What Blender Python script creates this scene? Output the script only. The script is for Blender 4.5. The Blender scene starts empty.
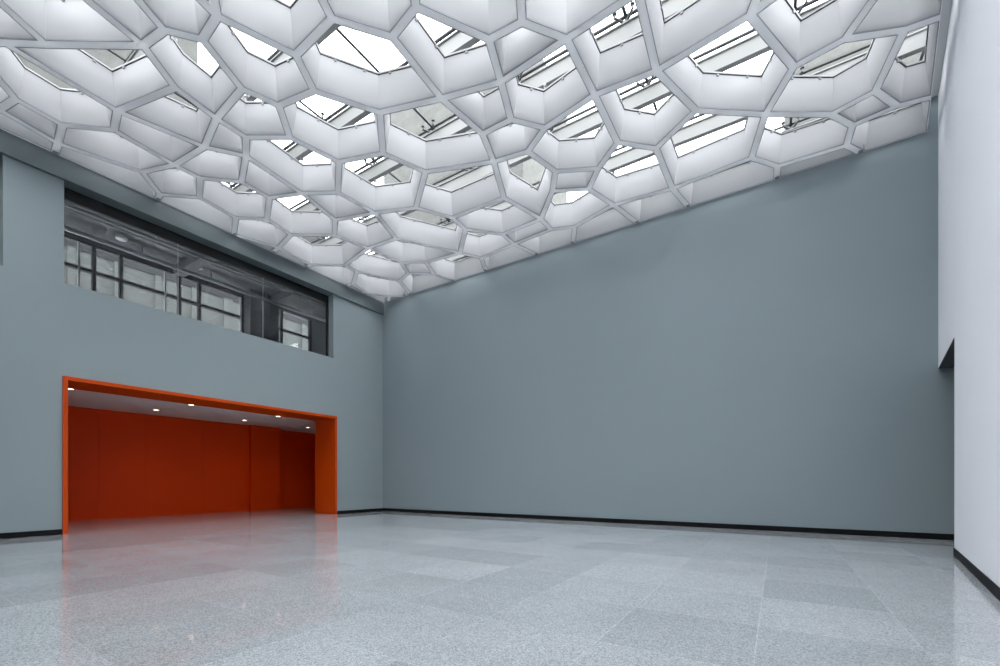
import bpy, bmesh, math, random
from mathutils import Vector, Matrix
random.seed(7)
C = bpy.context.scene.collection
S = bpy.context.scene

# ---------------------------------------------------------------- helpers
def mat(name):
    m = bpy.data.materials.new(name); m.use_nodes = True
    nt = m.node_tree; nt.nodes.clear()
    out = nt.nodes.new('ShaderNodeOutputMaterial')
    return m, nt, out

def N(nt, t, **kw):
    n = nt.nodes.new(t)
    for k, v in kw.items(): setattr(n, k, v)
    return n

def plain(name, col, rough=0.6, spec=0.4, var=0.0, vscale=1.5, metal=0.0, bump=0.0, bscale=60):
    m, nt, out = mat(name)
    b = N(nt, 'ShaderNodeBsdfPrincipled')
    b.inputs['Roughness'].default_value = rough
    b.inputs['Specular IOR Level'].default_value = spec
    b.inputs['Metallic'].default_value = metal
    tc = N(nt, 'ShaderNodeTexCoord')
    no = N(nt, 'ShaderNodeTexNoise'); no.inputs['Scale'].default_value = vscale; no.inputs['Detail'].default_value = 4
    nt.links.new(tc.outputs['Object'], no.inputs['Vector'])
    mr = N(nt, 'ShaderNodeMapRange')
    mr.inputs['To Min'].default_value = 1 - var; mr.inputs['To Max'].default_value = 1 + var
    nt.links.new(no.outputs['Fac'], mr.inputs['Value'])
    hs = N(nt, 'ShaderNodeHueSaturation'); hs.inputs['Color'].default_value = (*col, 1)
    nt.links.new(mr.outputs['Result'], hs.inputs['Value'])
    nt.links.new(hs.outputs['Color'], b.inputs['Base Color'])
    if bump:
        n2 = N(nt, 'ShaderNodeTexNoise'); n2.inputs['Scale'].default_value = bscale
        nt.links.new(tc.outputs['Object'], n2.inputs['Vector'])
        bp = N(nt, 'ShaderNodeBump'); bp.inputs['Strength'].default_value = bump; bp.inputs['Distance'].default_value = 0.002
        nt.links.new(n2.outputs['Fac'], bp.inputs['Height']); nt.links.new(bp.outputs['Normal'], b.inputs['Normal'])
    nt.links.new(b.outputs['BSDF'], out.inputs['Surface'])
    return m

def emis(name, col, s):
    m, nt, out = mat(name)
    e = N(nt, 'ShaderNodeEmission'); e.inputs['Color'].default_value = (*col, 1); e.inputs['Strength'].default_value = s
    nt.links.new(e.outputs[0], out.inputs['Surface'])
    return m

def glass(name, tint, gl=0.9):
    m, nt, out = mat(name)
    tr = N(nt, 'ShaderNodeBsdfTransparent'); tr.inputs['Color'].default_value = (*tint, 1)
    gs = N(nt, 'ShaderNodeBsdfGlossy'); gs.inputs['Roughness'].default_value = 0.02
    lw = N(nt, 'ShaderNodeLayerWeight'); lw.inputs['Blend'].default_value = 0.5
    pw = N(nt, 'ShaderNodeMath', operation='POWER'); pw.inputs[1].default_value = 5.0
    mu = N(nt, 'ShaderNodeMath', operation='MULTIPLY_ADD'); mu.inputs[1].default_value = gl; mu.inputs[2].default_value = 0.04*gl
    nt.links.new(lw.outputs['Facing'], pw.inputs[0])
    mx = N(nt, 'ShaderNodeMixShader')
    nt.links.new(pw.outputs[0], mu.inputs[0]); nt.links.new(mu.outputs[0], mx.inputs['Fac'])
    nt.links.new(tr.outputs[0], mx.inputs[1]); nt.links.new(gs.outputs[0], mx.inputs[2])
    nt.links.new(mx.outputs[0], out.inputs['Surface'])
    return m

def membrane(name, MEMB, TRANSL):
    m, nt, out = mat(name)
    tc = N(nt, 'ShaderNodeTexCoord')
    no = N(nt, 'ShaderNodeTexNoise'); no.inputs['Scale'].default_value = 1.3; no.inputs['Detail'].default_value = 3
    nt.links.new(tc.outputs['Object'], no.inputs['Vector'])
    mr = N(nt, 'ShaderNodeMapRange'); mr.inputs['To Min'].default_value = 0.965; mr.inputs['To Max'].default_value = 1.02
    nt.links.new(no.outputs['Fac'], mr.inputs['Value'])
    hs = N(nt, 'ShaderNodeHueSaturation'); hs.inputs['Color'].default_value = (*MEMB, 1)
    nt.links.new(mr.outputs['Result'], hs.inputs['Value'])
    df = N(nt, 'ShaderNodeBsdfDiffuse'); tl = N(nt, 'ShaderNodeBsdfTranslucent')
    gl = N(nt, 'ShaderNodeBsdfGlossy'); gl.inputs['Roughness'].default_value = 0.3
    nt.links.new(hs.outputs[0], df.inputs['Color']); nt.links.new(hs.outputs[0], tl.inputs['Color'])
    m1 = N(nt, 'ShaderNodeMixShader'); m1.inputs[0].default_value = TRANSL
    nt.links.new(df.outputs[0], m1.inputs[1]); nt.links.new(tl.outputs[0], m1.inputs[2])
    m2 = N(nt, 'ShaderNodeMixShader'); m2.inputs[0].default_value = 0.03
    nt.links.new(m1.outputs[0], m2.inputs[1]); nt.links.new(gl.outputs[0], m2.inputs[2])
    nt.links.new(m2.outputs[0], out.inputs['Surface'])
    return m

def granite(name):
    m, nt, out = mat(name)
    b = N(nt, 'ShaderNodeBsdfPrincipled')
    tc = N(nt, 'ShaderNodeTexCoord')
    mp = N(nt, 'ShaderNodeMapping'); mp.inputs['Location'].default_value = (0.565, 0.95, 0)
    nt.links.new(tc.outputs['Object'], mp.inputs['Vector'])
    br = N(nt, 'ShaderNodeTexBrick'); br.offset = 0.0; br.squash = 1.0
    br.inputs['Color1'].default_value = (*GR1, 1); br.inputs['Color2'].default_value = (*GR2, 1)
    br.inputs['Mortar'].default_value = (*GRJ, 1)
    br.inputs['Scale'].default_value = 1.0; br.inputs['Mortar Size'].default_value = 0.005
    br.inputs['Mortar Smooth'].default_value = 0.3; br.inputs['Bias'].default_value = 0.0
    br.inputs['Brick Width'].default_value = 1.015; br.inputs['Row Height'].default_value = 1.06
    nt.links.new(mp.outputs[0], br.inputs['Vector'])
    sp = N(nt, 'ShaderNodeTexVoronoi'); sp.inputs['Scale'].default_value = 120
    nt.links.new(tc.outputs['Object'], sp.inputs['Vector'])
    sx = N(nt, 'ShaderNodeSeparateColor'); nt.links.new(sp.outputs['Color'], sx.inputs[0])
    r1 = N(nt, 'ShaderNodeMapRange'); r1.inputs['To Min'].default_value = 0.66; r1.inputs['To Max'].default_value = 1.34
    nt.links.new(sx.outputs[0], r1.inputs['Value'])
    cl = N(nt, 'ShaderNodeTexNoise'); cl.inputs['Scale'].default_value = 1.1; cl.inputs['Detail'].default_value = 6
    cl.inputs['Roughness'].default_value = .65
    nt.links.new(tc.outputs['Object'], cl.inputs['Vector'])
    r2 = N(nt, 'ShaderNodeMapRange'); r2.inputs['From Min'].default_value = .3; r2.inputs['From Max'].default_value = .7
    r2.inputs['To Min'].default_value = .93; r2.inputs['To Max'].default_value = 1.06
    nt.links.new(cl.outputs['Fac'], r2.inputs['Value'])
    mu = N(nt, 'ShaderNodeMath', operation='MULTIPLY')
    nt.links.new(r1.outputs[0], mu.inputs[0]); nt.links.new(r2.outputs[0], mu.inputs[1])
    hs = N(nt, 'ShaderNodeHueSaturation')
    nt.links.new(br.outputs['Color'], hs.inputs['Color']); nt.links.new(mu.outputs[0], hs.inputs['Value'])
    nt.links.new(hs.outputs[0], b.inputs['Base Color'])
    rr = N(nt, 'ShaderNodeMapRange'); rr.inputs['To Min'].default_value = FR - .01; rr.inputs['To Max'].default_value = FR + .015
    nt.links.new(cl.outputs['Fac'], rr.inputs['Value']); nt.links.new(rr.outputs[0], b.inputs['Roughness'])
    b.inputs['Specular IOR Level'].default_value = FSPEC
    nt.links.new(b.outputs[0], out.inputs['Surface'])
    return m

def bm_obj(name, bm, material, parent=None, smooth=False):
    me = bpy.data.meshes.new(name); bm.normal_update(); bm.to_mesh(me); bm.free()
    o = bpy.data.objects.new(name, me); C.objects.link(o)
    for mm in (material if isinstance(material, (list, tuple)) else [material]): me.materials.append(mm)
    if smooth:
        for p in me.polygons: p.use_smooth = True
    if parent is not None: o.parent = parent
    return o

def box(bm, x0, x1, y0, y1, z0, z1, mi=0):
    v = [bm.verts.new(p) for p in ((x0,y0,z0),(x1,y0,z0),(x1,y1,z0),(x0,y1,z0),(x0,y0,z1),(x1,y0,z1),(x1,y1,z1),(x0,y1,z1))]
    for f in ((3,2,1,0),(4,5,6,7),(0,1,5,4),(1,2,6,5),(2,3,7,6),(3,0,4,7)):
        bm.faces.new([v[i] for i in f]).material_index = mi

def obox(bm, a, b, w, h, z0, off=0.0):
    """box along the plan segment a-b, w wide, from z0 up by h, shifted sideways by off"""
    a = Vector(a); b = Vector(b); d = (b - a).normalized(); n = Vector((-d.y, d.x))
    q = [a + n*(off-w/2), b + n*(off-w/2), b + n*(off+w/2), a + n*(off+w/2)]
    prism(bm, q, z0, z0+h)

def prism(bm, poly, z0, z1):
    lo = [bm.verts.new((p[0], p[1], z0)) for p in poly]; hi = [bm.verts.new((p[0], p[1], z1)) for p in poly]
    n = len(poly)
    bm.faces.new(lo[::-1]); bm.faces.new(hi)
    for i in range(n): bm.faces.new((lo[i], lo[(i+1)%n], hi[(i+1)%n], hi[i]))

def tube(bm, a, b, r, seg=10, r2=None):
    a = Vector(a); b = Vector(b); d = b - a
    M = Matrix.Translation((a+b)/2) @ d.to_track_quat('Z', 'Y').to_matrix().to_4x4()
    bmesh.ops.create_cone(bm, cap_ends=True, segments=seg, radius1=r, radius2=r if r2 is None else r2, depth=d.length, matrix=M)

def lathe(bm, prof, c, seg=32):
    rings = []
    for r, z in prof:
        rings.append([bm.verts.new((c[0]+r*math.cos(2*math.pi*k/seg), c[1]+r*math.sin(2*math.pi*k/seg), c[2]+z)) for k in range(seg)])
    for a, b in zip(rings, rings[1:]):
        for k in range(seg): bm.faces.new((a[k], a[(k+1)%seg], b[(k+1)%seg], b[k]))
    bm.faces.new(rings[0][::-1]); bm.faces.new(rings[-1])

def tag(o, label=None, cat=None, group=None, kind=None):
    for k, v in (('label', label), ('category', cat), ('group', group), ('kind', kind)):
        if v: o[k] = v
    return o

def empty(name, loc=(0,0,0)):
    o = bpy.data.objects.new(name, None); C.objects.link(o); o.location = loc; o.empty_display_size = .2
    return o

def BM(): return bmesh.new()

# ---------------------------------------------------------------- numbers of the place (metres)
Z0 = 8.58            # underside of the honeycomb ribs
DEPTH = 0.60         # depth of a honeycomb cell
ZG = 10.0            # glass roof
CAM = Vector((13.775, -12.601, 1.2)); F = 435.6; HOR = 482.0
FWD = Vector((-0.5366, 0.84384)); RGT = Vector((0.84384, 0.5366))
def RX(y): return 16.62 + 0.152*y                 # face of the white right-hand wall
Y_REAR = -16.0
SKY = 6.2
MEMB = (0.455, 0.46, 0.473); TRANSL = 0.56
GR1 = (0.275, 0.292, 0.309); GR2 = (0.345, 0.362, 0.380); GRJ = (0.37, 0.39, 0.41)
EXPO = 0.57; COVX = 10.0; DLW = 14; LOBE = 0.0  # COVX, reach of the added light-limiting rear cover
FR = 0.055; FSPEC = 0.5

def project(p):
    d = Vector((p[0], p[1])) - CAM.xy; t = d.dot(FWD); x = d.dot(RGT)
    if t < .05: return None
    return 500 + F*x/t, HOR - F*(p[2]-CAM.z)/t
def at_z(p, z):
    """where the sight line from the camera position to p crosses the level z"""
    p = Vector(p); k = (z - CAM.z)/(p.z - CAM.z); q = CAM + (p - CAM)*k
    return Vector((q.x, q.y))

# ---------------------------------------------------------------- materials
M_wall = plain('grey_blue_paint', (0.276, 0.326, 0.337), .75, .25, .03, .8, bump=.15, bscale=250)
M_back = plain('wall_paint_darkened', (0.252, 0.299, 0.318), .72, .25, .03, .6, bump=.15, bscale=250)  # wall paint darkened to stand for the dimmer light on this wall
M_white = plain('white_wall_paint', (0.80, 0.805, 0.845), .7, .25, .02, .8, bump=.1, bscale=250)
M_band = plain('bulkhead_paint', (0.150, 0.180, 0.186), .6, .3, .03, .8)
M_granite = granite('polished_granite')
M_black = plain('black_skirting', (0.006, 0.006, 0.007), .6, .15)
M_orange = plain('orange_panel', (0.68, 0.052, 0.0005), .5, .15, .05, .7)
M_orange2 = plain('bright_orange_edge', (0.54, 0.058, 0.001), .45, .2, .03, .7)
M_ceil = plain('ceiling_white', (0.72, 0.70, 0.70), .8, .2, .02)
M_rib = membrane('white_rib_skin', (0.88, 0.88, 0.89), 0.42)
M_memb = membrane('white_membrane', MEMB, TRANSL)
M_gap = plain('gap_grey', (0.30, 0.31, 0.33), .6, .3)
M_rim = plain('white_rim', (0.30, 0.305, 0.31), .4, .4)
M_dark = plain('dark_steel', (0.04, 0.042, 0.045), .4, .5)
M_clip = plain('grey_clip', (0.20, 0.21, 0.22), .4, .5)
M_beam = plain('white_beam_paint', (0.225, 0.23, 0.226), .45, .4, .02)
M_steel = plain('brushed_steel', (0.045, 0.047, 0.048), .4, .5, .1, 20)
M_glass = glass('clear_glass', (0.955, 0.962, 0.962))
M_wglass = glass('smoked_window_glass', (0.86, 0.885, 0.89), 1.0)
M_frame = plain('black_frame', (0.010, 0.011, 0.012), .4, .5)
M_mull = plain('dark_mullion', (0.035, 0.038, 0.042), .45, .4)
M_soff = plain('dark_grey_soffit', (0.17, 0.175, 0.185), .8, .2, .15, 1.2)
M_pipe = plain('grey_pipe', (0.42, 0.43, 0.45), .5, .4)
M_conc = plain('weathered_concrete', (0.085, 0.088, 0.083), .9, .2, .30, 3.0)
M_facade = plain('pale_facade', (0.10, 0.106, 0.103), .8, .3, .08, 1.0)
M_curb = plain('white_skylight_curb', (0.22, 0.225, 0.222), .7, .2, .05, 1.0)
M_strip = plain('pale_grey_strip', (0.62, 0.64, 0.65), .6, .3, .02)
M_lampd = plain('lamp_diffuser', (0.8, 0.8, 0.8), .5, .3)
M_paneband = plain('dark_pane_reflection', (0.030, 0.031, 0.033), .8, .3, .1, 1.0)
M_psoff = plain('dark_soffit_paint', (0.075, 0.085, 0.090), .7, .25, .03)
M_lamp = emis('downlight_glow', (1.0, 0.83, 0.62), 4.0)
NODES = [(3.370, -10.510), (2.808, -10.907), (4.730, -9.625), (5.329, -9.543), (5.688, -9.134), (6.291, -9.185), (6.760, -8.140), (7.796, -8.184), (8.387, -7.466), (9.042, -7.590), (6.401, -7.547), (8.327, -6.131), (9.722, -6.569), (10.323, -6.514), (5.538, -7.720), (4.272, -8.987), (3.132, -7.997), (7.084, -6.545), (6.306, -5.754), (5.251, -6.116), (6.714, -4.802), (4.968, -7.143), (4.176, -7.646), (4.172, -8.227), (5.297, -8.298), (2.705, -9.372), (2.045, -9.237), (1.939, -8.110), (1.309, -9.857), (1.393, -10.528), (0.768, -10.645), (1.019, -8.424), (0.547, -9.758), (1.955, -7.586), (2.659, -6.971), (1.134, -7.249), (0.410, -7.849), (1.013, -6.286), (3.631, -7.365), (3.522, -5.916), (4.468, -4.357), (4.331, -5.447), (5.570, -3.915), (4.031, -3.152), (2.876, -3.230), (2.647, -6.263), (1.699, -5.795), (1.514, -4.974), (0.519, -4.764), (0.402, -3.549), (1.349, -2.906), (2.596, -4.255), (3.269, -4.741), (3.103, -1.992), (0.766, -0.336), (5.546, -0.827), (6.887, -0.960), (6.095, -2.397), (6.886, -1.601), (5.154, -1.447), (3.831, -1.584), (3.491, -0.825), (2.754, -1.338), (2.063, -1.095), (1.332, -2.390), (0.439, -1.841), (0.250, -1.119), (8.187, -1.669), (8.201, -1.058), (7.793, -3.000), (6.120, -3.038), (8.267, -4.206), (8.505, -5.005), (9.205, -4.997), (9.478, -5.809), (10.816, -5.883), (11.949, -4.493), (10.101, -1.184), (8.833, -0.815), (10.838, -4.624), (9.694, -4.435), (9.083, -4.058), (9.332, -3.157), (10.851, -3.239), (10.229, -2.704), (9.768, -2.146), (8.971, -2.565), (2.299, -11.221), (11.515, -2.614), (12.417, -3.210), (13.580, -2.358), (11.558, -1.031), (13.285, -1.154), (14.022, -3.264), (14.690, -1.653), (15.061, -0.462), (13.785, -0.527), (13.415, -4.672), (14.731, -3.393), (15.344, -1.860), (15.094, -1.076), (15.532, -3.055), (15.762, -1.205), (4.016, -11.697), (5.749, -10.416), (6.459, -10.321), (7.165, -9.753), (8.323, -9.432), (9.512, -8.320), (10.992, -7.852), (12.231, -6.353), (13.934, -5.863), (14.563, -4.989), (5.074, -11.497), (15.457, -4.717), (5.741, -11.429), (8.073, -10.064), (10.547, -8.550), (11.859, -7.538), (13.447, -6.588), (12.008, -5.950), (0.100, -0.030), (0.348, -0.030), (13.775, -0.030), (15.355, -0.030), (16.445, -0.030), (1.320, -0.030), (1.620, -0.030), (3.743, -0.030), (5.207, -0.030), (7.205, -0.030), (8.456, -0.030), (10.416, -0.030), (11.767, -0.030), (5.940, -11.943), (8.428, -10.981), (11.089, -9.953), (12.571, -9.380), (14.272, -8.722), (0.100, -14.200), (0.100, -12.600), (0.100, -10.855), (0.100, -9.712), (0.100, -7.801), (0.100, -5.889), (0.100, -4.715), (0.100, -3.548), (0.100, -1.914), (0.100, -1.068), (16.273, -1.108), (15.968, -3.012), (15.618, -5.200), (15.106, -8.400)]
CELLS = [(0, 2, 15, 25, 1), (0, 103, 113, 2), (0, 1, 87, 103), (1, 25, 26, 28, 29, 87), (2, 3, 4, 24, 23, 15), (2, 113, 115, 104, 3), (103, 87, 140, 139, 134, 115, 113), (87, 29, 30, 141, 140), (25, 15, 23, 16), (25, 16, 27, 26), (3, 104, 105, 5, 4), (104, 115, 134, 135, 116, 106, 105), (4, 5, 6, 10, 14, 24), (5, 105, 106), (5, 106, 116, 107, 7, 6), (24, 14, 21, 22, 23), (6, 7, 8, 11, 17, 10), (7, 107, 108, 9, 8), (10, 17, 18, 19, 21, 14), (107, 116, 135, 136, 117, 108), (8, 9, 12, 74, 11), (9, 108, 117, 109, 13, 12), (11, 72, 71, 20, 18, 17), (11, 74, 73, 72), (12, 13, 75, 74), (13, 109, 118, 110, 120, 75), (74, 75, 79, 80, 73), (109, 117, 136, 137, 118), (75, 120, 76, 79), (21, 19, 41, 39, 38, 22), (18, 20, 42, 40, 41, 19), (20, 71, 69, 70, 42), (41, 40, 52, 39), (22, 38, 16, 23), (38, 39, 45, 34), (38, 34, 33, 27, 16), (26, 27, 31, 32, 28), (27, 33, 35, 36, 31), (28, 32, 30, 29), (32, 31, 36, 143, 142), (32, 142, 141, 30), (36, 35, 37, 144, 143), (33, 34, 45, 46, 37, 35), (37, 46, 47, 48, 144), (46, 45, 39, 52, 51, 47), (144, 48, 145), (52, 40, 43, 44, 51), (47, 51, 44, 50, 49, 48), (48, 49, 146, 145), (49, 50, 64, 65, 147, 146), (50, 44, 53, 62, 63, 64), (44, 43, 59, 60, 53), (64, 63, 127, 126, 54, 66, 65), (40, 42, 70, 57, 59, 43), (70, 69, 67, 58, 57), (59, 55, 129, 128, 61, 60), (59, 57, 58, 56, 55), (53, 60, 61, 62), (62, 61, 128, 127, 63), (65, 66, 148, 147), (66, 54, 122, 121, 148), (54, 126, 122), (55, 56, 130, 129), (56, 68, 78, 131, 130), (56, 58, 67, 68), (68, 67, 86, 85, 77, 78), (67, 69, 71, 81, 82, 86), (86, 82, 84, 85), (78, 77, 132, 131), (71, 72, 73, 80, 81), (81, 80, 79, 83, 84, 82), (120, 110, 119, 111, 97, 76), (79, 76, 89, 88, 83), (110, 118, 137, 138, 119), (76, 97, 93, 90, 89), (89, 90, 92, 91, 88), (97, 112, 114, 98, 93), (97, 111, 112), (83, 88, 91, 77, 85, 84), (77, 91, 133, 132), (91, 92, 96, 123, 133), (90, 93, 98, 101, 99, 94), (90, 94, 100, 95, 96, 92), (94, 99, 102, 100), (96, 95, 124, 123), (98, 114, 151, 150, 101), (99, 101, 150, 149, 102), (100, 102, 149, 125, 124, 95), (111, 119, 138, 152, 151, 114, 112)]
WALL_NODES = {139, 140, 141, 142, 143, 144, 145, 146, 147, 148, 121, 122, 126, 127, 128, 129, 130, 131, 132, 133, 123, 124, 125, 149, 150, 151, 152, 138, 137, 136, 135, 134}
RING = [139, 140, 141, 142, 143, 144, 145, 146, 147, 148, 121, 122, 126, 127, 128, 129, 130, 131, 132, 133, 123, 124, 125, 149, 150, 151, 152, 138, 137, 136, 135, 134]

# ---------------------------------------------------------------- honeycomb ceiling
NP = [Vector(p) for p in NODES]

def inset(poly, dists):
    """offset every edge i (poly[i] -> poly[i+1]) inwards by dists[i]; the polygon runs anticlockwise"""
    n = len(poly); out = []
    for i in range(n):
        p0, p, p1 = poly[i-1], poly[i], poly[(i+1) % n]
        d0 = (p - p0).normalized(); d1 = (p1 - p).normalized()
        n0 = Vector((-d0.y, d0.x)); n1 = Vector((-d1.y, d1.x))
        a, b = dists[i-1], dists[i]
        den = n0.x*n1.y - n0.y*n1.x
        if abs(den) < 0.12:
            out.append(p + (n0*a + n1*b)/2); continue
        out.append(p + Vector(((a*n1.y - b*n0.y)/den, (n0.x*b - n1.x*a)/den)))
    return out

def inside(q, poly, grow=0.0):
    n = len(poly)
    for i in range(n):
        a, b = poly[i], poly[(i+1) % n]; d = (b - a).normalized()
        if (q - a).dot(Vector((-d.y, d.x))) < -grow: return False
    return True

RIB = 0.063
ring_edges = {frozenset((RING[i], RING[(i+1) % len(RING)])) for i in range(len(RING))}
cells = []
lat = BM()
for cell in CELLS:
    poly = [NP[i] for i in cell]; n = len(poly)
    wall_edge = [frozenset((cell[i], cell[(i+1) % n])) in ring_edges for i in range(n)]
    rib = [0.012 if w else RIB for w in wall_edge]
    per = sum((poly[i]-poly[(i+1) % n]).length for i in range(n))
    ar = .5*sum(poly[i].x*poly[(i+1) % n].y - poly[(i+1) % n].x*poly[i].y for i in range(n))
    taper = min(0.09, 0.22*2*ar/per)
    low = inset(poly, rib)
    bot = inset(poly, [r+0.010 for r in rib])
    top = inset(poly, [r+0.010+(0.07 if w else taper) for r, w in zip(rib, wall_edge)])
    cells.append(dict(ids=cell, poly=poly, low=low, bot=bot, top=top, wall=wall_edge, area=ar))
    lv = [lat.verts.new((p.x, p.y, Z0)) for p in poly]; li = [lat.verts.new((p.x, p.y, Z0)) for p in low]
    lu = [lat.verts.new((p.x, p.y, Z0+.07)) for p in low]; lt = [lat.verts.new((p.x, p.y, Z0+.07)) for p in poly]
    for i in range(n):
        j = (i+1) % n
        lat.faces.new((lv[j], lv[i], li[i], li[j])); lat.faces.new((li[j], li[i], lu[i], lu[j])); lat.faces.new((lu[j], lu[i], lt[i], lt[j]))
bmesh.ops.remove_doubles(lat, verts=lat.verts, dist=.0008)
ceiling = bm_obj('ceiling', lat, M_rib)
tag(ceiling, 'lattice of flat grey white ribs between the honeycomb cells under the glass roof', 'ceiling', kind='structure')
br = BM()                                   # dark fixings where the ribs meet the walls
deg = {}
for c in CELLS:
    for i in c: deg[i] = deg.get(i, 0) + 1
for i in RING:
    p = NP[i]
    if deg[i] >= 2 and (p.x < .12 or p.y > -.04):
        if p.x < .12: box(br, p.x+.0, p.x+.10, p.y-.045, p.y+.045, Z0-.012, Z0+.12)
        else: box(br, p.x-.045, p.x+.045, p.y-.10, p.y, Z0-.012, Z0+.12)
bm_obj('bracket', br, M_gap, ceiling)

# rows of cells counted from the grey back wall
edge_of = {}
for k, c in enumerate(CELLS):
    for i in range(len(c)): edge_of.setdefault(frozenset((c[i], c[(i+1) % len(c)])), []).append(k)
nbr = {k: set() for k in range(len(CELLS))}
for v in edge_of.values():
    if len(v) == 2: nbr[v[0]].add(v[1]); nbr[v[1]].add(v[0])
row = {}; front = [k for k, c in enumerate(CELLS) if sum(NP[i].y > -.04 for i in c) >= 2]
r = 1
while front:
    for k in front: row[k] = r
    r += 1; front = [k for k in nbr if k not in row and any(q in row for q in nbr[k])]

def panel_points(c, i):
    j = (i+1) % len(c['bot']); P = []
    for s in (.15, .5, .85):
        for t in (.06, .3, .6, .9):
            a = c['bot'][i].lerp(c['bot'][j], s); b = c['top'][i].lerp(c['top'][j], s); q = a.lerp(b, t)
            P.append(Vector((q.x, q.y, Z0 + DEPTH*t)))
    return P
def seen_through(p, c, grow=0.0):
    uv = project(p)
    if uv is None or not (-20*grow*10 < uv[0] < 1000+200*grow and -200*grow < uv[1] < 666): return False
    return inside(at_z(p, Z0), c['bot'], grow)
for k, c in enumerate(cells):
    c['shown'] = any(seen_through(p, c) for i in range(len(c['bot'])) for p in panel_points(c, i))
order = {}
for rr in sorted(set(row.values())):
    L = sorted((k for k in row if row[k] == rr and cells[k]['shown']), key=lambda k: sum(NP[i].x for i in CELLS[k])/len(CELLS[k]))
    for q, k in enumerate(L): order[k] = (rr, q, len(L))
ORD = 'first second third fourth fifth sixth seventh eighth ninth tenth eleventh twelfth thirteenth fourteenth'.split()
SIDES = {3: 'three sided', 4: 'four sided', 5: 'five sided', 6: 'six sided', 7: 'seven sided', 8: 'eight sided'}
def open_share(c):
    n = 0; tot = 0
    x0, x1 = min(p.x for p in c['bot']), max(p.x for p in c['bot']); y0, y1 = min(p.y for p in c['bot']), max(p.y for p in c['bot'])
    for a in range(14):
        for b in range(14):
            q = Vector((x0+(x1-x0)*(a+.5)/14, y0+(y1-y0)*(b+.5)/14))
            if not inside(q, c['bot']): continue
            tot += 1
            if inside(at_z((q.x, q.y, Z0), Z0+DEPTH), c['top']): n += 1
    return n/max(tot, 1)

def ring_mesh(outer, inner, z0, z1):
    bm = BM(); n = len(outer)
    V = [[bm.verts.new((p.x, p.y, z)) for p in q] for q, z in ((outer, z0), (inner, z0), (inner, z1), (outer, z1))]
    for s in range(4):
        a, b = V[s], V[(s+1) % 4]
        for i in range(n): bm.faces.new((a[i], a[(i+1) % n], b[(i+1) % n], b[i]))
    bmesh.ops.recalc_face_normals(bm, faces=bm.faces)
    return bm

def facet(bm, c, i, th=0.006):
    j = (i+1) % len(c['bot'])
    q = [(c['bot'][i], Z0+.02), (c['bot'][j], Z0+.02), (c['top'][j], Z0+DEPTH), (c['top'][i], Z0+DEPTH)]
    v = [bm.verts.new((p.x, p.y, z)) for p, z in q]
    bm.faces.new(v)

hidden = BM()
for k, c in enumerate(cells):
    n = len(c['bot'])
    if not c['shown']:
        for i in range(n): facet(hidden, c, i)
        continue
    cen = sum(c['bot'], Vector((0, 0)))/n
    root = empty('honeycomb_cell', (cen.x, cen.y, Z0))
    rr, q, L = order[k]; sh = open_share(c)
    look = 'wide opening' if sh > .22 else 'narrow opening' if sh > .06 else 'slit opening' if sh > .012 else 'hidden opening'
    where = 'along the grey back wall' if rr == 1 else f'{ORD[rr-1]} row from back wall'
    tag(root, f'{SIDES.get(n, "many sided")} white cell with {look}, {ORD[q]} from window wall, {where}', 'ceiling cell', 'white honeycomb ceiling cells')
    inv = Matrix.Translation((-cen.x, -cen.y, -Z0))
    def put(name, bm, m, par=root, local=True):
        if local: bm.transform(inv)
        return bm_obj(name, bm, m, par)
    for i in range(n):
        b = BM(); facet(b, c, i); put('panel', b, M_memb)
    dd = [0.004]*n
    put('shadow_gap', ring_mesh(inset(c['low'], [-.001]*n), inset(c['low'], [.010]*n), Z0-.004, Z0+.025), M_gap)  # grey strip put in for the shadow gap along each rib
    t = c['top']
    fr = put('opening_frame', ring_mesh(inset(t, [-.004]*n), inset(t, [.018]*n), Z0+DEPTH-.006, Z0+DEPTH+.024), M_rim)
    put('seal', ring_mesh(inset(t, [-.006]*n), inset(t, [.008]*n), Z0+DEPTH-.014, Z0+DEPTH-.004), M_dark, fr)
    for i in range(n):
        a, b2 = t[i], t[(i+1) % n]; ln = (b2-a).length
        if ln < .55: continue
        for s in ((.25, .75) if ln > 1.0 else (.5,)):
            p = a.lerp(b2, s); d = (b2-a).normalized(); nn = Vector((-d.y, d.x)); p = p + nn*.012
            if not seen_through((p.x, p.y, Z0+DEPTH-.05), c, .04): continue
            cb = BM(); obox(cb, p-d*.022, p+d*.022, .022, .034, Z0+DEPTH-.055)
            put('clip', cb, M_clip, fr)
hid = bm_obj('ceiling_panels', hidden, M_memb, ceiling)

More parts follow.
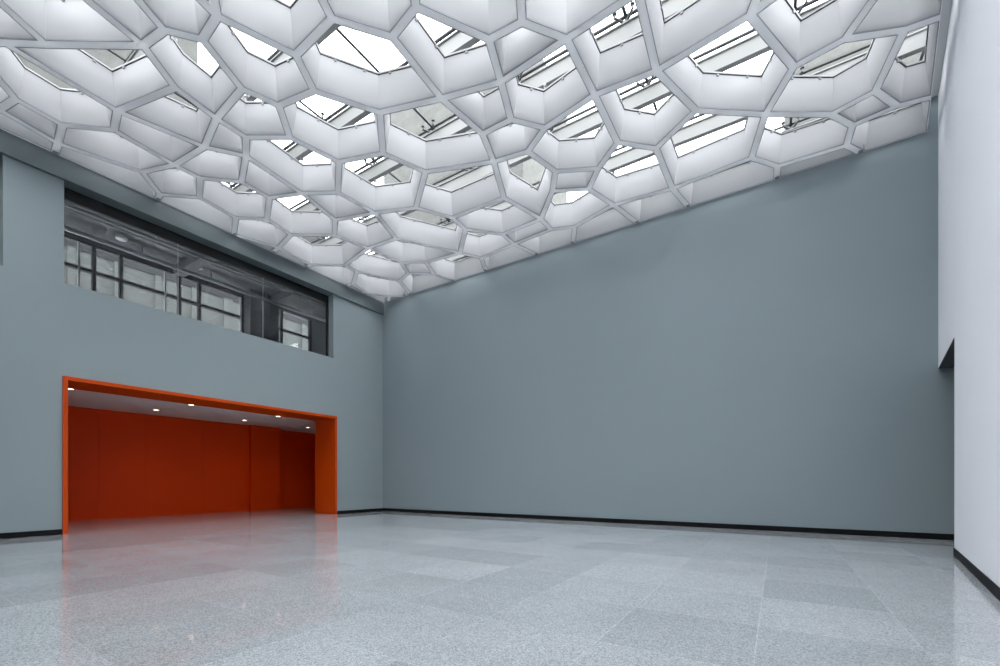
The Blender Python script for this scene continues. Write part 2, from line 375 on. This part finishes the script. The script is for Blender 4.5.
# ---------------------------------------------------------------- glass roof, beams, spiders
GX = [0.14, 2.31, 4.48, 6.57, 9.04, 11.37, 14.06, 16.3]
GY = [0.25, -1.22, -2.81, -4.39, -5.95, -7.53, -9.1, -10.7, -12.3, -13.9]
b = BM(); box(b, -.95, 17.6, -16.3, .75, ZG, ZG+.012)
roof = tag(bm_obj('ceiling_glass', b, M_glass), 'clear glass skylight roof above the white honeycomb ceiling', 'glass roof', kind='structure')
b = BM()
for x in GX: box(b, x-.028, x+.028, -16.3, .55, ZG-.02, ZG-.001)
for y in GY: box(b, -.75, 17.6, y-.030, y+.030, ZG-.030, ZG-.001)
bm_obj('glazing_joint', b, M_dark, roof)
for i, y in enumerate(GY[:7]):
    rt = empty('roof_beam', (8.5, y, 9.5))
    b = BM(); box(b, -9.2, 8.8, -.045, .045, 0, .32)
    bm_obj('web', b, M_beam, rt)
    b = BM(); box(b, -9.2, 8.8, -.075, .075, .30, .325); box(b, -9.2, 8.8, -.06, .06, -.012, .002)
    bm_obj('flange', b, M_beam, rt)
    for p in NP:
        if abs(p.y - y) < .16 and .5 < p.x < RX(p.y)-.6:
            b = BM(); tube(b, (p.x-8.5, p.y-y, Z0+.06-9.5), (p.x-8.5, p.y-y, .01), .018, 10); tube(b, (p.x-8.5, p.y-y, -.06), (p.x-8.5, p.y-y, -.01), .035, 10)
            bm_obj('hanger_rod', b, M_rim, rt)
    tag(rt, f'white steel beam under the glass roof, {ORD[i]} one counted from the grey back wall', 'beam', 'white roof beams')

def make_spider(name):
    rt = empty(name)
    b = BM(); lathe(b, [(.040, -.20), (.048, -.18), (.048, -.10), (.036, -.08)], (0, 0, 0), 14)
    bm_obj('hub', b, M_steel, rt, True)
    for s in range(4):
        a = math.pi/4 + s*math.pi/2; d = Vector((math.cos(a), math.sin(a), 0))
        b = BM(); tube(b, d*.02 + Vector((0, 0, -.14)), d*.235 + Vector((0, 0, -.085)), .030, 10, .019)
        tube(b, d*.235 + Vector((0, 0, -.105)), d*.235 + Vector((0, 0, -.02)), .020, 10)
        arm = bm_obj('arm', b, M_steel, rt)
        b = BM(); lathe(b, [(.036, -.030), (.042, -.022), (.042, -.008)], d*.235, 14)
        bm_obj('bolt_cap', b, M_steel, arm, True)
    return rt
def copy_tree(o, parent=None):
    c = o.copy(); C.objects.link(c)
    if parent is not None: c.parent = parent
    for ch in o.children: copy_tree(ch, c)
    return c
sp0 = None; 
for y in GY:
    for x in GX:
        z = ZG - .08
        if y < -8: continue
        hit = None
        for k, c in enumerate(cells):
            if c['shown'] and inside(at_z((x, y, z), Z0), c['bot'], .02) and inside(at_z((x, y, z), Z0+DEPTH), c['top'], .08): hit = k
        uv = project((x, y, z))
        if hit is None or uv is None or not (0 < uv[0] < 945 and 0 < uv[1] < 320): continue
        if sp0 is None: o = sp0 = make_spider('glazing_spider')
        else: o = copy_tree(sp0)
        o.location = (x, y, ZG - .02)
        rr, q, L = order[hit]
        where = f'{ORD[q]} cell from window wall, {ORD[rr-1]} row from back wall' if rr > 1 else f'{ORD[q]} cell from window wall, along grey back wall'
        tag(o, f'steel glass fitting seen through {where}', 'glazing fitting', 'steel glazing spiders')

# ---------------------------------------------------------------- room shell
def wall_with_holes(bm, x0, x1, ys, zs, holes):
    for y0, y1 in zip(ys, ys[1:]):
        for z0, z1 in zip(zs, zs[1:]):
            if any(h[0] <= y0+1e-6 and y1 <= h[1]+1e-6 and h[2] <= z0+1e-6 and z1 <= h[3]+1e-6 for h in holes): continue
            box(bm, x0, x1, y0, y1, z0, z1)
PY0, PY1, PZ = -9.57, -2.235, 3.625              # orange portal
WY0, WY1, WZ0, WZ1 = -9.54, -2.36, 5.765, 8.10    # upper window
VY0, VY1 = -14.2, -10.473                         # the next upper window, out past the frame edge
b = BM()
wall_with_holes(b, -.35, 0, [Y_REAR, VY0, VY1, PY0, WY0, WY1, PY1, 0.0], [0, PZ, WZ0, WZ1, Z0+.04],
                [(PY0, PY1, 0, PZ), (WY0, WY1, WZ0, WZ1), (VY0, VY1, WZ0, WZ1)])
bmesh.ops.remove_doubles(b, verts=b.verts, dist=.0005)
tag(bm_obj('wall_left', b, M_wall), 'grey blue painted wall with the orange doorway and long upper window', 'wall', kind='structure')
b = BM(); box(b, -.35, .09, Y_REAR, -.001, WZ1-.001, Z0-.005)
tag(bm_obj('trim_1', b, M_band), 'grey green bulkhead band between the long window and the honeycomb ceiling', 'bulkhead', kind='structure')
b = BM(); box(b, -.35, 20.2, 0, .3, 0, Z0+.04); box(b, 16.47, 20.2, 0, .3, Z0+.04, 9.4)
tag(bm_obj('wall_back', b, M_back), 'plain grey end wall, darkened in colour for its dimmer light, under the honeycomb ceiling', 'wall', kind='structure')
OP = -2.58; SZ = 3.58                              # passage opening in the right wall
b = BM()
prism(b, [(RX(Y_REAR), Y_REAR), (RX(Y_REAR)+.4, Y_REAR), (RX(OP)+.4, OP), (RX(OP), OP)], 0, ZG)
prism(b, [(RX(OP), OP), (RX(OP)+.4, OP), (RX(0)+.4, 0), (RX(0), 0)], SZ, ZG)
bmesh.ops.remove_doubles(b, verts=b.verts, dist=.0005)
tag(bm_obj('wall_right', b, M_white), 'smooth white side wall with a passage opening at its far end', 'wall', kind='structure')
b = BM(); prism(b, [(RX(OP)+.4, OP), (20, OP), (20, 0), (RX(0)+.4, 0)], SZ, SZ+.2); prism(b, [(RX(OP)+.002, OP), (20, OP), (20, -.002), (RX(0)+.002, -.002)], SZ-.012, SZ)
tag(bm_obj('ceiling_passage', b, M_psoff), 'grey soffit of the passage at the end of the white wall', 'soffit', kind='structure')
b = BM(); box(b, 19.9, 20.2, OP-.3, 0, 0, SZ+.2); box(b, RX(OP)+.4, 20.2, OP-.3, OP, 0, SZ+.2)
tag(bm_obj('wall_passage', b, M_wall), 'grey inner wall of the side passage', 'wall', kind='structure')
b = BM(); box(b, -.35, 14.7, Y_REAR-.3, Y_REAR, 0, ZG)
tag(bm_obj('wall_rear', b, M_wall), 'grey blue wall closing the hall behind the viewer', 'wall', kind='structure')
b = BM(); box(b, -5.7, 20.2, Y_REAR-.3, 1.2, -.25, 0)
tag(bm_obj('floor', b, M_granite), 'polished light grey speckled granite tile floor', 'floor', kind='structure')
b = BM(); prism(b, [(-.1, Y_REAR), (COVX, Y_REAR), (COVX, -14.2+5.8*(COVX-.1)/15.0), (.1, -14.2)], Z0, Z0+.25)  # added slab out of view, keeps skylight off the rear left
tag(bm_obj('light_cover_rear', b, M_ceil), 'added flat white cover, unseen, limiting skylight over the rear corner of the hall', 'ceiling', kind='structure')
b = BM()
box(b, -.95, 17.6, .55, .75, Z0-.2, ZG); box(b, -.95, -.75, Y_REAR, .75, Z0+.0, ZG); box(b, -.95, 17.6, .3, .75, Z0-.2, Z0+.03)
tag(bm_obj('wall_curb', b, M_curb), 'pale upstand wall around the glass roof above the honeycomb', 'upstand', kind='structure')
# grey soffit strip between the honeycomb and the white wall
b = BM(); prism(b, [(RX(-12)-.23, -12), (RX(-12), -12), (RX(0), 0), (RX(0)-.23, 0)], 9.29, 9.6)
tag(bm_obj('trim_2', b, M_strip), 'grey strip between the honeycomb edge and the white wall', 'soffit', kind='structure')
for nm, q, lab in (('baseboard_left', [(0, Y_REAR, PY0), (0, PY1, -.012)], 'black skirting along the grey blue wall beside the orange doorway'),):
    b = BM()
    for x, y0, y1 in q: box(b, x, x+.012, y0, y1, 0, .125)
    tag(bm_obj(nm, b, M_black), lab, 'skirting', kind='structure')
b = BM(); box(b, 0.0, 20, -.014, 0, 0, .125)
tag(bm_obj('baseboard_back', b, M_black), 'black skirting along the grey end wall', 'skirting', kind='structure')
b = BM(); obox(b, (RX(Y_REAR), Y_REAR), (RX(OP), OP), .012, .125, 0, .006)
tag(bm_obj('baseboard_right', b, M_black), 'black skirting along the white side wall', 'skirting', kind='structure')

# ---------------------------------------------------------------- orange portal and the lobby behind it
JX = -1.15
po = empty('trim_3', (0, (PY0+PY1)/2, 0)); cy = (PY0+PY1)/2
tag(po, 'deep bright orange surround of the wide doorway in the grey blue wall', 'door surround', kind='structure')
for y0, y1 in ((PY0, PY0+.085), (PY1-.085, PY1)):
    b = BM(); box(b, JX, .05, y0-cy, y1-cy, 0, PZ-.09)
    bmesh.ops.bevel(b, geom=b.edges[:], offset=.004, segments=1, affect='EDGES')
    bm_obj('jamb', b, M_orange2, po)
b = BM(); box(b, JX, .05, PY0-cy, PY1-cy, PZ-.09, PZ)
bmesh.ops.bevel(b, geom=b.edges[:], offset=.004, segments=1, affect='EDGES')
bm_obj('head', b, M_orange2, po)
LX = -4.75; CZ = 3.56; LY0, LY1 = -10.2, 0.9
b = BM()
LZ = 3.9
def orange_wall(bm, x, ys):
    for y0, y1 in zip(ys, ys[1:]): box(bm, x-.2, x, y0+.006, y1-.006, 0, LZ)
    box(bm, x-.3, x-.01, ys[0], ys[-1], 0, LZ)
orange_wall(b, LX, [LY0, -7.69, -6.43, -4.65, -2.92])
orange_wall(b, LX-.45, [-1.70, LY1]); box(b, LX-.5, LX-.1, -1.72, -1.70, 0, LZ)
box(b, LX-.2, LX+.16, -2.92, -1.70, 0, LZ)
tag(bm_obj('wall_lobby_back', b, M_orange), 'dark orange panelled wall at the back of the doorway lobby', 'wall', kind='structure')
b = BM(); box(b, LX-.8, -.35, LY1, LY1+.2, 0, LZ); box(b, LX-.3, -.35, LY0-.2, LY0, 0, LZ)
box(b, -.55, -.35, LY0, PY0, 0, LZ); box(b, -.55, -.35, PY1, LY1, 0, LZ)
tag(bm_obj('wall_lobby_side', b, M_orange), 'orange end walls inside the doorway lobby', 'wall', kind='structure')
b = BM(); box(b, LX-.7, -.35, LY0, LY1, CZ, CZ+.2)
tag(bm_obj('ceiling_lobby', b, M_ceil), 'pale flat ceiling with round downlights inside the orange lobby', 'ceiling', kind='structure')
def make_downlight():
    rt = empty('downlight')
    b = BM(); prof = [(.098, 0), (.100, -.006), (.094, -.010), (.078, -.008), (.074, 0)]
    seg = 32; rings = [[b.verts.new((r_*math.cos(2*math.pi*k/seg), r_*math.sin(2*math.pi*k/seg), z)) for k in range(seg)] for r_, z in prof]
    for a, c_ in zip(rings, rings[1:]):
        for k in range(seg): b.faces.new((a[k], c_[k], c_[(k+1) % seg], a[(k+1) % seg]))
    bm_obj('trim_ring', b, M_rim, rt, True)
    b = BM(); bmesh.ops.create_circle(b, cap_ends=True, segments=28, radius=.078, matrix=Matrix.Translation((0, 0, -.004)) @ Matrix.Rotation(math.pi, 4, 'X'))
    bm_obj('lamp', b, M_lamp, rt)
    ld = bpy.data.lights.new('downlight_beam', 'SPOT'); ld.energy = DLW; ld.color = (1, .84, .66); ld.spot_size = 1.9; ld.spot_blend = .6; ld.shadow_soft_size = .06
    lo = bpy.data.objects.new('downlight_beam', ld); C.objects.link(lo); lo.location = (0, 0, -.03); lo.parent = rt
    return rt
d0 = None
for x, y, w in ((-1.33, -9.14, 'front row, beside the near orange jamb'), (-1.33, -6.43, 'front row, middle of three'), (-1.33, -3.68, 'front row, towards the far orange jamb'),
                (-3.37, -6.61, 'back row, first from the near jamb'), (-3.37, -3.81, 'back row, second from the near jamb'), (-3.37, -1.15, 'back row, at the far end of lobby')):
    if d0 is None: o = d0 = make_downlight()
    else: o = copy_tree(d0)
    o.location = (x, y, CZ)
    tag(o, f'lit round downlight in lobby ceiling, {w}', 'downlight', 'downlights in the orange lobby')

# ---------------------------------------------------------------- upper window and the room behind it
GXW = -.32
w1 = empty('window_1', (0, -6, WZ0)); wz = WZ0
tag(w1, 'long dark glazed window high in the grey blue wall above the orange doorway', 'window', kind='structure')
b = BM(); box(b, GXW-.05, GXW+.03, WY0+6, WY1+6, WZ1-.26-wz, WZ1-wz); box(b, GXW-.05, GXW+.03, WY1-.06+6, WY1+6, 0, WZ1-.2-wz)
bm_obj('frame', b, M_frame, w1)
b = BM(); box(b, GXW-.05, GXW+.02, WY0+6, WY1-.06+6, 0, .03); 
bm_obj('sill_channel', b, M_mull, w1)
ys = [WY0, -7.17, -4.79, WY1-.06]
for y0, y1 in zip(ys, ys[1:]):
    b = BM(); box(b, GXW-.006, GXW+.006, y0+6+.004, y1+6-.004, .02, WZ1-.25-wz); bm_obj('pane', b, M_wglass, w1)
b = BM()
for y in ys[1:3]: box(b, GXW-.008, GXW+.008, y+6-.006, y+6+.006, .02, WZ1-.25-wz)
bm_obj('glass_joint', b, M_pipe, w1)
w2 = empty('window_2', (0, -12.3, WZ0)); tag(w2, 'dark recessed window at the edge of view beyond the grey blue pier', 'window', kind='structure')
b = BM(); box(b, GXW-.05, GXW+.03, VY0+12.3, VY1+12.3, WZ1-.26-wz, WZ1-wz); bm_obj('frame', b, M_frame, w2)
b = BM(); box(b, GXW-.006, GXW+.006, VY0+12.3, VY1+12.3, 0, WZ1-.25-wz); bm_obj('pane', b, M_wglass, w2)

UX = -4.0; UZ = 8.72; UY0, UY1 = -16.0, 1.5
b = BM(); box(b, UX-.3, -.36, UY0, UY1, 5.0, 5.2)
tag(bm_obj('floor_upper', b, M_soff), 'dark floor of the room behind the long window', 'floor', kind='structure')
b = BM(); box(b, UX-.3, -.36, UY0, UY1, UZ, UZ+.2)
for y in (-12.5, -9.1, -5.75, -2.55): box(b, UX, -.36, y-.16, y+.16, UZ-.28, UZ)
box(b, -1.0, -.36, UY0, UY1, UZ-.16, UZ)
tag(bm_obj('ceiling_upper', b, M_soff), 'dark grey ceiling of the room behind the long window', 'ceiling', kind='structure')
b = BM()
wall_with_holes(b, UX-.25, UX, [UY0, -14.0, -3.52, -2.37, -.57, UY1], [5.0, 5.2, 8.50, UZ], [(-14.0, -3.52, 5.2, 8.50), (-2.37, -.57, 5.2, 8.50)])
box(b, UX, -.36, UY1-.2, UY1, 5, UZ); box(b, UX, -.36, UY0, UY0+.2, 5, UZ)
box(b, UX, UX+.5, -3.52, -2.37, 5.2, UZ)
tag(bm_obj('wall_upper', b, M_soff), 'dark grey far wall of the room behind the long window', 'wall', kind='structure')
w3 = empty('window_3', (UX, -8, 5.2)); tag(w3, 'dark mullioned window across the room behind the long window', 'window', kind='structure')
b = BM()
for y in (-14, -11.3, -9.6, -7.98, -7.32, -5.70, -5.07, -3.55): box(b, -.12, .02, y-.045+8, y+.045+8, 0, 3.3)
box(b, -.12, .02, -6, 4.48, 2.42, 2.52); box(b, -.10, .02, -6, 4.48, 3.25, 3.3)
bm_obj('mullion', b, M_mull, w3)
b = BM()
for y in (-8.33, -6.13, -3.63): box(b, -.02, .03, y-.025+8, y+.025+8, 0, 3.25)
bm_obj('white_post', b, M_lampd, w3)
b = BM(); box(b, -.06, -.05, -6, 4.48, 0, 3.3); bm_obj('pane', b, M_glass, w3)
w4 = empty('window_4', (UX, -1.5, 5.2)); tag(w4, 'small dark framed window at the far end of the upper room', 'window', kind='structure')
b = BM()
for y in (-2.35, -1.94, -.59): box(b, -.12, .02, y-.04+1.5, y+.04+1.5, 0, 3.3)
box(b, -.12, .02, -.87, .93, 2.44, 2.53)
bm_obj('mullion', b, M_mull, w4)
b = BM(); box(b, -.06, -.05, -.87, .93, 0, 3.3); bm_obj('pane', b, M_glass, w4)
# services under the upper ceiling
for k, (x, z, r_, w) in enumerate(((-1.9, 8.45, .05, 'thick grey pipe nearest the glass under the upper ceiling'), (-2.25, 8.50, .03, 'thin grey pipe in the middle of the upper ceiling'), (-3.3, 8.42, .07, 'fat grey duct pipe by the far windows of the upper room'))):
    p = empty('pipe', (x, -7, z)); tag(p, w, 'pipe', 'pipes behind the long window')
    b = BM(); tube(b, (0, -8.5, 0), (0, 8.2, 0), r_, 12); bm_obj('tube', b, M_pipe, p, True)
    b = BM()
    for y in range(-8, 9, 2): box(b, -.012, .012, y-.02, y+.02, r_*.6, UZ-z)
    bm_obj('hanger', b, M_pipe, p)
for x, y, w in ((-3.05, -7.6, 'round ceiling lamp behind the first pane of the long window'), (-3.05, -5.5, 'round ceiling lamp behind the middle pane of the long window')):
    lmp = empty('ceiling_lamp', (x, y, UZ-.12)); tag(lmp, w, 'ceiling lamp', 'ceiling lamps behind the long window')
    b = BM(); lathe(b, [(.04, .12), (.10, .10), (.15, .03), (.15, .0)], (0, 0, 0), 24); bm_obj('canopy', b, M_pipe, lmp, True)
    b = BM(); lathe(b, [(.145, .0), (.13, -.03), (.08, -.05), (.02, -.055)], (0, 0, 0), 24); bm_obj('diffuser', b, M_lampd, lmp, True)

# ---------------------------------------------------------------- outside
b = BM(); box(b, -14, -11, -26, 28, 0, 10.95)
for k in range(36): box(b, -11, -10.88, -25+k*1.5, -24.78+k*1.5, 0, 10.95)
fac = tag(bm_obj('wall_opposite', b, M_facade), 'pale facade across the courtyard seen through the upper windows', 'facade', kind='structure')
b = BM(); box(b, -14, -10.95, -26, 28, 10.95, 17)
bm_obj('reflection_band', b, M_paneband, fac)  # dark block painting in the dark reflection across the upper panes
b = BM(); box(b, -4, -1.2, -14, -6.3, ZG-.2, 17.0)
tag(bm_obj('wall_tower', b, M_conc), 'weathered concrete tower wall beside the glass roof', 'wall', kind='structure')
b = BM(); box(b, -4.5, 4.3, 4.2, 9, 0, 21.5); box(b, 14.0, 20, 4.2, 9, 0, 15.5)
tag(bm_obj('wall_neighbour', b, M_conc), 'weathered concrete walls rising beyond the glass roof', 'wall', kind='structure')


# ---------------------------------------------------------------- light and camera
wd = bpy.data.worlds.new('overcast_sky'); S.world = wd; wd.use_nodes = True
nt = wd.node_tree; nt.nodes.clear()
wo = nt.nodes.new('ShaderNodeOutputWorld'); bg = nt.nodes.new('ShaderNodeBackground')
# overcast sky, brightest low down on the side behind the viewer
tc = nt.nodes.new('ShaderNodeTexCoord'); dt = nt.nodes.new('ShaderNodeVectorMath'); dt.operation = 'DOT_PRODUCT'
sd = Vector((0.30, -0.94, 0.16)).normalized(); dt.inputs[1].default_value = sd
nt.links.new(tc.outputs['Generated'], dt.inputs[0])
mr = nt.nodes.new('ShaderNodeMapRange'); mr.interpolation_type = 'SMOOTHSTEP'
mr.inputs['From Min'].default_value = 0.72; mr.inputs['From Max'].default_value = 0.98
mr.inputs['To Min'].default_value = SKY; mr.inputs['To Max'].default_value = SKY + LOBE
nt.links.new(dt.outputs['Value'], mr.inputs['Value']); nt.links.new(mr.outputs[0], bg.inputs['Strength'])
bg.inputs['Color'].default_value = (0.955, 0.97, 1.0, 1)
nt.links.new(bg.outputs[0], wo.inputs['Surface'])

cd = bpy.data.cameras.new('camera'); co = bpy.data.objects.new('camera', cd); C.objects.link(co)
cd.sensor_fit = 'HORIZONTAL'; cd.sensor_width = 36; cd.lens = F*36/1000; cd.shift_y = (HOR-333)/1000
cd.clip_start = .05; cd.clip_end = 300
co.location = CAM; co.rotation_euler = (math.pi/2, 0, math.atan2(-FWD.x, FWD.y))
S.camera = co
S.view_settings.view_transform = 'Standard'; S.view_settings.look = 'None'
S.view_settings.gamma = 1; S.view_settings.use_curve_mapping = False
S.view_settings.exposure = EXPO
S.cycles.max_bounces = 14; S.cycles.diffuse_bounces = 8; S.cycles.transmission_bounces = 10; S.cycles.transparent_max_bounces = 16
S.cycles.caustics_reflective = False; S.cycles.caustics_refractive = False
